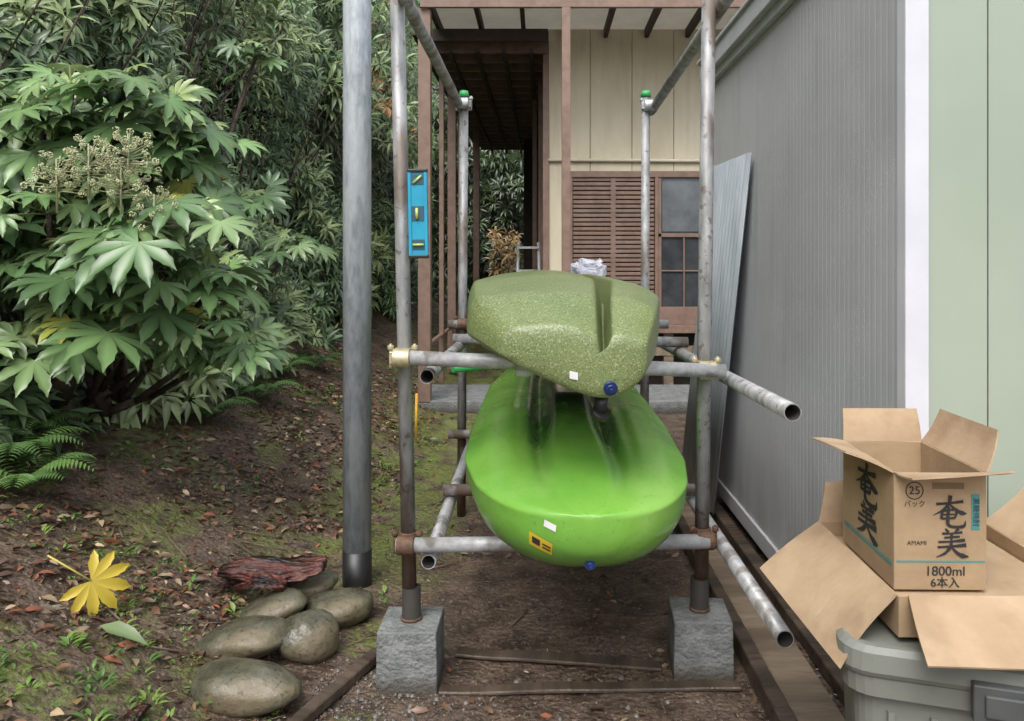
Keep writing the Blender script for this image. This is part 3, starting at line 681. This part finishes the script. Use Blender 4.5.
for i in range(n+1):
    t=i/n; off=.009*math.sin(t*2*math.pi*12); a=bm.verts.new(c[0].lerp(c[1],t)+Vector((off,0,0))); b=bm.verts.new(c[3].lerp(c[2],t)+Vector((off,0,0)))
    if prev: bm.faces.new([prev[0],a,b,prev[1]])
    prev=(a,b)
o=obj_from_bm('corrugated_sheet',bm,corr,True); md=o.modifiers.new('s','SOLIDIFY'); md.thickness=.003

# ---------------------------------------------------------------- house
HY=8.0
sid=[]; x=.09
while x<4.4:
    sid.append((x,x+.436,HY,HY+.06,.74,3.852)); x+=.44
slats=[(.345,1.195,HY-.05,HY-.03,.79+i*.047,.79+i*.047+.034) for i in range(32)]
parts=[boxes('siding_panels',sid,cream,.006),
 boxes('wall_core',[(.085,4.5,HY+.05,15,.74,3.85)],darkbrown),
 boxes('corridor_side_wall',[(.07,.084,HY+.01,15,.3,3.6)],M('aged_board',(.12,.09,.06),(.18,.13,.09),scale=4,rough=.7)),
 boxes('corner_boards',[(.03,.095,HY-.03,HY+.02,.1,3.7)],brown,.004),
 boxes('door_frame',[(.30,3.4,HY-.07,HY-.005,2.285,2.35),(.30,.34,HY-.07,HY-.005,.74,2.285),(1.20,1.235,HY-.07,HY-.005,.74,2.285),(.30,3.4,HY-.10,HY-.005,.66,.74),(2.08,2.11,HY-.06,HY-.01,.742,2.285),(1.237,2.078,HY-.055,HY-.01,1.66,1.70),(1.237,2.078,HY-.055,HY-.01,.742,.93),
     (1.237,1.27,HY-.055,HY-.01,.93,2.285),(1.50,1.515,HY-.05,HY-.015,.93,1.66),(1.27,2.078,HY-.05,HY-.015,1.30,1.315),(1.78,1.795,HY-.05,HY-.015,.93,1.66)],brown,.003),
 boxes('louvre_backing',[(.341,1.199,HY-.02,HY-.003,.742,2.283)],darkbrown),
 boxes('louvre_slats',slats,brown,.004),boxes('louvre_mid_rail',[(.74,.79,HY-.056,HY-.028,.745,2.283)],brown),
 boxes('window_glass',[(1.237,3.3,HY-.03,HY-.008,.742,2.285)],glass),
 boxes('pane_reflection',[(1.28,2.06,HY-.034,HY-.031,1.72,2.27)],M('reflection_tone',(.10,.11,.12),(.17,.19,.2),scale=3,rough=.25)),  # reflection on the upper glass, painted as a lighter grey sheet
 tube('conduit',(.09,HY-.03,2.47),(3.5,HY-.03,2.45),.018,M('conduit',(.6,.56,.43),(.65,.6,.48),),False,10),
 boxes('crawlspace',[(.1,4.4,HY+.3,HY+.35,0,.66)],darkbrown),
 boxes('crawl_beams',[(.1,3.4,HY-.04,HY+.02,.42,.52),(.4,.5,HY-.03,HY+.07,0,.66),(1.3,1.4,HY-.03,HY+.07,0,.66)],palewood),
 boxes('fascia',[(-1.10,4.5,6.96,7.0,3.735,3.90)],brown,.004),
 boxes('eave_sheet',[(-1.1,4.5,7.0,8.1,3.86,3.88)],soffit),
 boxes('eave_rafters',[(-1.05+i*.43,-1.01+i*.43,7.0,8.0,3.76,3.855) for i in range(13)],darkbrown),
 boxes('corridor_front_beam',[(-1.1,.08,7.62,7.7,3.62,3.74)],darkbrown),
 boxes('corridor_ceiling',[(-1.3,.08,7.7,15.2,3.70,3.72)],darkbrown),
 boxes('corridor_rafters',[(-1.15,.07,7.9+i*.38,7.96+i*.38,3.58,3.69) for i in range(19)],brown),
 boxes('ceiling_battens',[(-.95+i*.28,-.91+i*.28,7.75,15,3.535,3.575) for i in range(4)],darkbrown),
 boxes('eave_columns',[(.20,.28,6.96,7.04,.1,3.735),(-1.125,-1.01,7.0,7.10,.1,3.735),(-1.09,-1.04,8.2,8.27,.1,3.6),(-1.1,-1.0,10.2,10.3,.1,3.6),(-1.1,-1.0,12.5,12.6,.1,3.6),(-1.12,-1.02,9.2,9.3,.1,3.6),(-.12,-.04,12,12.1,.1,3.6),(-.2,-.12,14.2,14.3,.1,3.6),(-.10,-.04,10,10.06,.1,3.6),(-.02,.05,9,9.06,.1,3.6)],brown,.004),
 boxes('corridor_end_screen',[(-.28,.07,13,13.05,.1,3.5)],darkbrown),
 tube('rail',(-1.06,7.1,.62),(-1.06,12.5,.62),.02,brown,False,8)]
group('house',parts)
boxes('concrete_step',[(-1.15,2.6,7.0,7.95,-.05,.12)],concrete,.01)
bm=bmesh.new()
sx,sy=-.13,8.6
for s in (-.16,.16):
    addtube(bm,(sx+s,sy-.25,.0),(sx+s*.7,sy,1.62),.018,False,8); addtube(bm,(sx+s,sy+.3,.0),(sx+s*.7,sy,1.62),.016,False,8)
for i in range(6):
    z=.25+i*.26; k=1-.25*i/5; addbox(bm,sx-.15*k,sx+.15*k,sy-.21+i*.038-.03,sy-.21+i*.038+.03,z,z+.025)
obj_from_bm('stepladder',bm,galv)
bm=bmesh.new()
for a in (.28,.62):
    for b in (7.3,7.6): addbox(bm,a-.015,a+.015,b-.015,b+.015,.12,1.12)
addbox(bm,.24,.66,7.26,7.64,1.12,1.15)
st=obj_from_bm('stand',bm,darkbrown)
bm=bmesh.new(); bmesh.ops.create_icosphere(bm,subdivisions=5,radius=1)
for v in bm.verts:
    k=1+.30*noise.noise(v.co*2.0)+.22*abs(noise.noise(v.co*5)); c_=Vector((math.copysign(abs(v.co.x)**.6,v.co.x),v.co.y,math.copysign(abs(v.co.z)**.6,v.co.z)))
    v.co=Vector((c_.x*.16*k+.47,c_.y*.13*k+7.45,max(c_.z,-.9)*.13*k+1.28))
wr=obj_from_bm('wrapped_bundle',bm,plasticw)
group('plastic_wrapped_bundle',[st,wr])

# ---------------------------------------------------------------- plastic tub
bm=bmesh.new()
def rrect(cx,cy,w,d,r,z,n=5):
    L=[]
    for qx,qy,a0 in ((1,1,0),(-1,1,90),(-1,-1,180),(1,-1,270)):
        for i in range(n+1):
            a=math.radians(a0+90*i/n); L.append((cx+qx*(w/2-r)+r*math.cos(a),cy+qy*(d/2-r)+r*math.sin(a),z))
    return L
secs=[(.50,.34,.04,0),(.54,.38,.05,.48),(.54,.38,.05,.50),(.585,.425,.06,.505),(.59,.43,.06,.545),(.60,.44,.06,.55),(.61,.45,.065,.56),(.605,.445,.065,.597),(.58,.42,.06,.607),(.55,.39,.05,.607),(.54,.38,.05,.595)]
prev=None
for w,d,r,z in secs:
    ring=[bm.verts.new((p[0],p[1],z)) for p in rrect(0,0,w,d,r,z)]
    if prev:
        for i in range(len(ring)): bm.faces.new([prev[i],prev[(i+1)%len(ring)],ring[(i+1)%len(ring)],ring[i]])
    else: bm.faces.new(ring)
    prev=ring
bm.faces.new(prev)
for i in range(6): addbox(bm,-.2+i*.08-.006,-.2+i*.08+.006,-.20,-.15,.05,.47)
tb=obj_from_bm('body_and_lid',bm,tub)
l1=boxes('latches',[(-.06,.08,-.245,-.222,.50,.575),(-.04,.06,-.252,-.245,.515,.56)],tubd,.004)
l2=plate('strap',[(.06,-.26,.60),(.075,-.26,.60),(.06,-.275,.42),(.045,-.275,.42)],.002,cardin)
e=group('plastic_tub',[tb,l1,l2]); e.location=(.975,1.70,0); e.rotation_euler=(0,0,math.radians(-17))

# ---------------------------------------------------------------- lower cardboard box with open flaps
bx0,bx1,by0,by1,bz0,bz1=.755,1.20,1.60,2.06,.610,.695
T=.004
walls=boxes('walls',[(bx0,bx1,by0,by0+T,bz0,bz1),(bx0,bx1,by1-T,by1,bz0,bz1),(bx0,bx0+T,by0+T,by1-T,bz0,bz1),(bx1-T,bx1,by0+T,by1-T,bz0,bz1),(bx0+T,bx1-T,by0+T,by1-T,bz0,bz0+T)],card)
fl=[plate('flap_left',[(bx0,by0+.01,bz1),(bx0,by1,bz1),(.585,2.02,.585),(.625,1.585,.553)],T,cardin,.006),
    plate('flap_front',[(bx0+.02,by0,bz1+.002),(bx1,by0,bz1+.004),(bx1-.01,1.445,.62),(bx0-.015,1.45,.628)],T,cardin,.005),
    plate('flap_back',[(bx0,by1,bz1),(bx0+.42,by1,bz1),(bx0+.42,by1+.03,bz1+.13),(bx0+.03,by1+.03,bz1+.10)],T,cardin,.004),
    plate('flap_right',[(bx1,by0,bz1),(bx1,by1,bz1),(bx1+.12,by1,bz1+.1),(bx1+.12,by0,bz1+.1)],T,cardin,.004)]
inner=boxes('inner_packing',[(bx0+.01,bx1-.01,by0+.02,by1-.01,bz0+.006,bz1-.035)],cardin)
group('open_cardboard_box',[walls,inner]+fl)

# ---------------------------------------------------------------- printed carton on top
cx0,cx1,cy0,cy1,cz0,cz1=.0,.205,.0,.30,.0,.262
W=boxes('walls',[(cx0,cx1,cy0,cy0+T,cz0,cz1),(cx0,cx1,cy1-T,cy1,cz0,cz1),(cx0,cx0+T,cy0+T,cy1-T,cz0,cz1),(cx1-T,cx1,cy0+T,cy1-T,cz0,cz1),(cx0+T,cx1-T,cy0+T,cy1-T,cz0,cz0+T)],card,.0015)
F=[plate('flap_front',[(cx0,cy0,cz1),(cx1,cy0,cz1),(cx1+.02,cy0-.07,cz1+.022),(cx0+.01,cy0-.065,cz1+.004)],T,cardin,.003),
   plate('flap_back',[(cx0,cy1,cz1),(cx1,cy1,cz1),(cx1,cy1+.03,cz1+.08),(cx0+.01,cy1+.03,cz1+.08)],T,cardin,.003),
   plate('flap_left',[(cx0,cy0,cz1),(cx0,cy1,cz1),(cx0-.09,cy1-.02,cz1+.012),(cx0-.085,cy0+.06,cz1+.03)],T,cardin,.003),
   plate('flap_right',[(cx1,cy0+.0,cz1),(cx1,cy1,cz1),(cx1+.05,cy1-.0,cz1+.085),(cx1+.055,cy0+.05,cz1+.085)],T,cardin,.004)]
def text(name,s,size,loc,rot,mat=ink,sx=1):
    cu=bpy.data.curves.new(name,'FONT'); cu.body=s; cu.size=size; cu.align_x='CENTER'; cu.align_y='CENTER'
    o=bpy.data.objects.new(name,cu); link(o); o.location=loc; o.rotation_euler=rot; o.scale=(sx,1,1); cu.materials.append(mat); return o
K1=[([(.12,.72),(.5,.75),(.92,.81)],(.06,.045,.075)),([(.54,1.0),(.49,.74),(.3,.52),(.02,.36)],(.09,.07,.05,.008)),([(.5,.73),(.7,.54),(.88,.44),(1.02,.42)],(.03,.06,.10,.01)),
    ([(.30,.52),(.27,.24)],(.07,.05)),([(.28,.50),(.52,.53),(.72,.54),(.67,.27)],(.05,.04,.07,.04)),([(.30,.385),(.66,.40)],(.04,.03)),([(.27,.26),(.67,.28)],(.04,.05)),
    ([(.49,.64),(.46,.3),(.47,.08),(.62,.0),(.92,.02),(.98,.20)],(.05,.075,.07,.06,.07,.008))]
K2=[([(.30,1.0),(.40,.87)],(.03,.08)),([(.72,1.0),(.60,.87)],(.09,.02)),([(.2,.82),(.5,.83),(.84,.87)],(.06,.04,.06)),([(.27,.68),(.76,.72)],(.05,.05)),([(.08,.53),(.5,.55),(.92,.60)],(.05,.045,.08)),([(.5,.86),(.49,.54)],(.07,.05)),
    ([(.06,.35),(.5,.38),(.96,.43)],(.05,.05,.09)),([(.5,.54),(.44,.32),(.26,.12),(.0,.0)],(.05,.075,.06,.008)),([(.48,.37),(.68,.15),(.86,.05),(1.04,.03)],(.03,.07,.11,.01))]
def brush(name,strokes,face,ox,oz,w,h):
    bm=bmesh.new(); k=0
    for pts_,ws_ in strokes:
        k+=1; P_=[];m=10*(len(pts_)-1)
        for i in range(m+1):
            t=i/10; s=min(int(t),len(pts_)-2); f_=t-s
            p0=pts_[max(s-1,0)];p1=pts_[s];p2=pts_[s+1];p3=pts_[min(s+2,len(pts_)-1)]
            q=[.5*((2*p1[a])+(-p0[a]+p2[a])*f_+(2*p0[a]-5*p1[a]+4*p2[a]-p3[a])*f_**2+(-p0[a]+3*p1[a]-3*p2[a]+p3[a])*f_**3) for a in (0,1)]
            wd=ws_[s]*(1-f_)+ws_[s+1]*f_; wd*=.62+.10*noise.noise(Vector((i*.7,k*3.1,ox*9))); P_.append((q[0]*w,q[1]*h,wd*w*1.15))
        pr=None
        for i,(a,b,wd) in enumerate(P_):
            j0=max(i-1,0); j1=min(i+1,len(P_)-1); dx=P_[j1][0]-P_[j0][0]; dz=P_[j1][1]-P_[j0][1]; L_=math.hypot(dx,dz)+1e-9; nx_,nz_=-dz/L_,dx/L_
            e2=-.0012-.00008*k
            def mk(u_,v_): return (ox+u_,e2,oz+v_) if face=='f' else (e2,ox-u_,oz+v_)
            A=bm.verts.new(mk(a+nx_*wd,b+nz_*wd)); B=bm.verts.new(mk(a-nx_*wd,b-nz_*wd))
            if pr: bm.faces.new([pr[0],A,B,pr[1]])
            pr=(A,B)
    return obj_from_bm(name,bm,ink)
fr=(math.radians(90),0,0); e_=-.0016
X_=[brush('print_1',K1,'f',.084,.142,.075,.070),brush('print_2',K2,'f',.092,.074,.070,.064),
 brush('print_9',K1,'l',.215,.150,.13,.095),brush('print_10',K2,'l',.205,.066,.12,.082)]
X_+=[text('print_3','1800ml',.03,(.112,e_,.042),fr),text('print_3b','1800ml',.03,(.1126,e_-.0002,.0422),fr),text('print_4','6本入',.026,(.112,e_,.016),fr),text('print_4b','6本入',.026,(.1126,e_-.0002,.0162),fr),text('print_5','AMAMI',.014,(.05,e_,.105),fr,ink),
 text('print_6','25',.026,(.045,e_,.222),fr),text('print_7','パック',.016,(.045,e_,.192),fr),text('print_8','黒糖焼酎',.016,(.180,e_,.175),(math.radians(90),math.radians(90),0),ink)]
bm=bmesh.new(); nseg=28
ra=[bm.verts.new((.045+.020*math.cos(t),-.0009,.222+.020*math.sin(t))) for t in [i*2*math.pi/nseg for i in range(nseg)]]
rb=[bm.verts.new((.045+.0178*math.cos(t),-.0009,.222+.0178*math.sin(t))) for t in [i*2*math.pi/nseg for i in range(nseg)]]
for i in range(nseg): bm.faces.new([ra[i],ra[(i+1)%nseg],rb[(i+1)%nseg],rb[i]])
X_.append(obj_from_bm('print_ring',bm,ink))
X_.append(boxes('print_band',[(.004,.201,-.001,-.0004,.062,.066),(.171,.189,-.001,-.0004,.135,.215),(-.001,-.0004,.01,.29,.05,.055),(-.001,-.0004,.01,.29,.058,.0595)],teal))
X_.append(boxes('hand_hole',[(.085,.155,-.001,-.0004,.226,.240)],M('hole_edge',(.16,.1,.05),(.2,.13,.07))))
e=group('printed_carton',[W]+F+X_); e.location=(.792,1.70,.667); e.rotation_euler=(0,0,math.radians(-1))

# ---------------------------------------------------------------- world, sun, camera
w=bpy.data.worlds.new('World'); sc.world=w; w.use_nodes=True; nt=w.node_tree
bg=nt.nodes['Background']; sky=nt.nodes.new('ShaderNodeTexSky'); sky.sky_type='NISHITA'; sky.sun_disc=False
el=math.radians(55); az=math.radians(200)
sky.sun_elevation=el; sky.sun_rotation=az; sky.air_density=1.0; sky.dust_density=4
hs=nt.nodes.new('ShaderNodeHueSaturation'); hs.inputs['Saturation'].default_value=.3; hs.inputs['Value'].default_value=2.1
nt.links.new(sky.outputs[0],hs.inputs['Color']); nt.links.new(hs.outputs[0],bg.inputs['Color']); bg.inputs['Strength'].default_value=.15
L=bpy.data.lights.new('sun','SUN'); L.energy=1.2; L.angle=math.radians(40); L.color=(1,.97,.93)
so=bpy.data.objects.new('sun',L); link(so)
dirv=Vector((math.sin(az)*math.cos(el),math.cos(az)*math.cos(el),math.sin(el)))
so.rotation_euler=dirv.to_track_quat('Z','Y').to_euler(); so.location=dirv*20
cam=bpy.data.cameras.new('camera'); co=bpy.data.objects.new('camera',cam); link(co); sc.camera=co
co.location=(0,0,1.4); co.rotation_euler=(math.radians(90),0,0)
cam.sensor_width=36; cam.lens=760/1024*36; cam.shift_x=-28/1024; cam.shift_y=-98.5/1024; cam.clip_start=.05; cam.clip_end=600
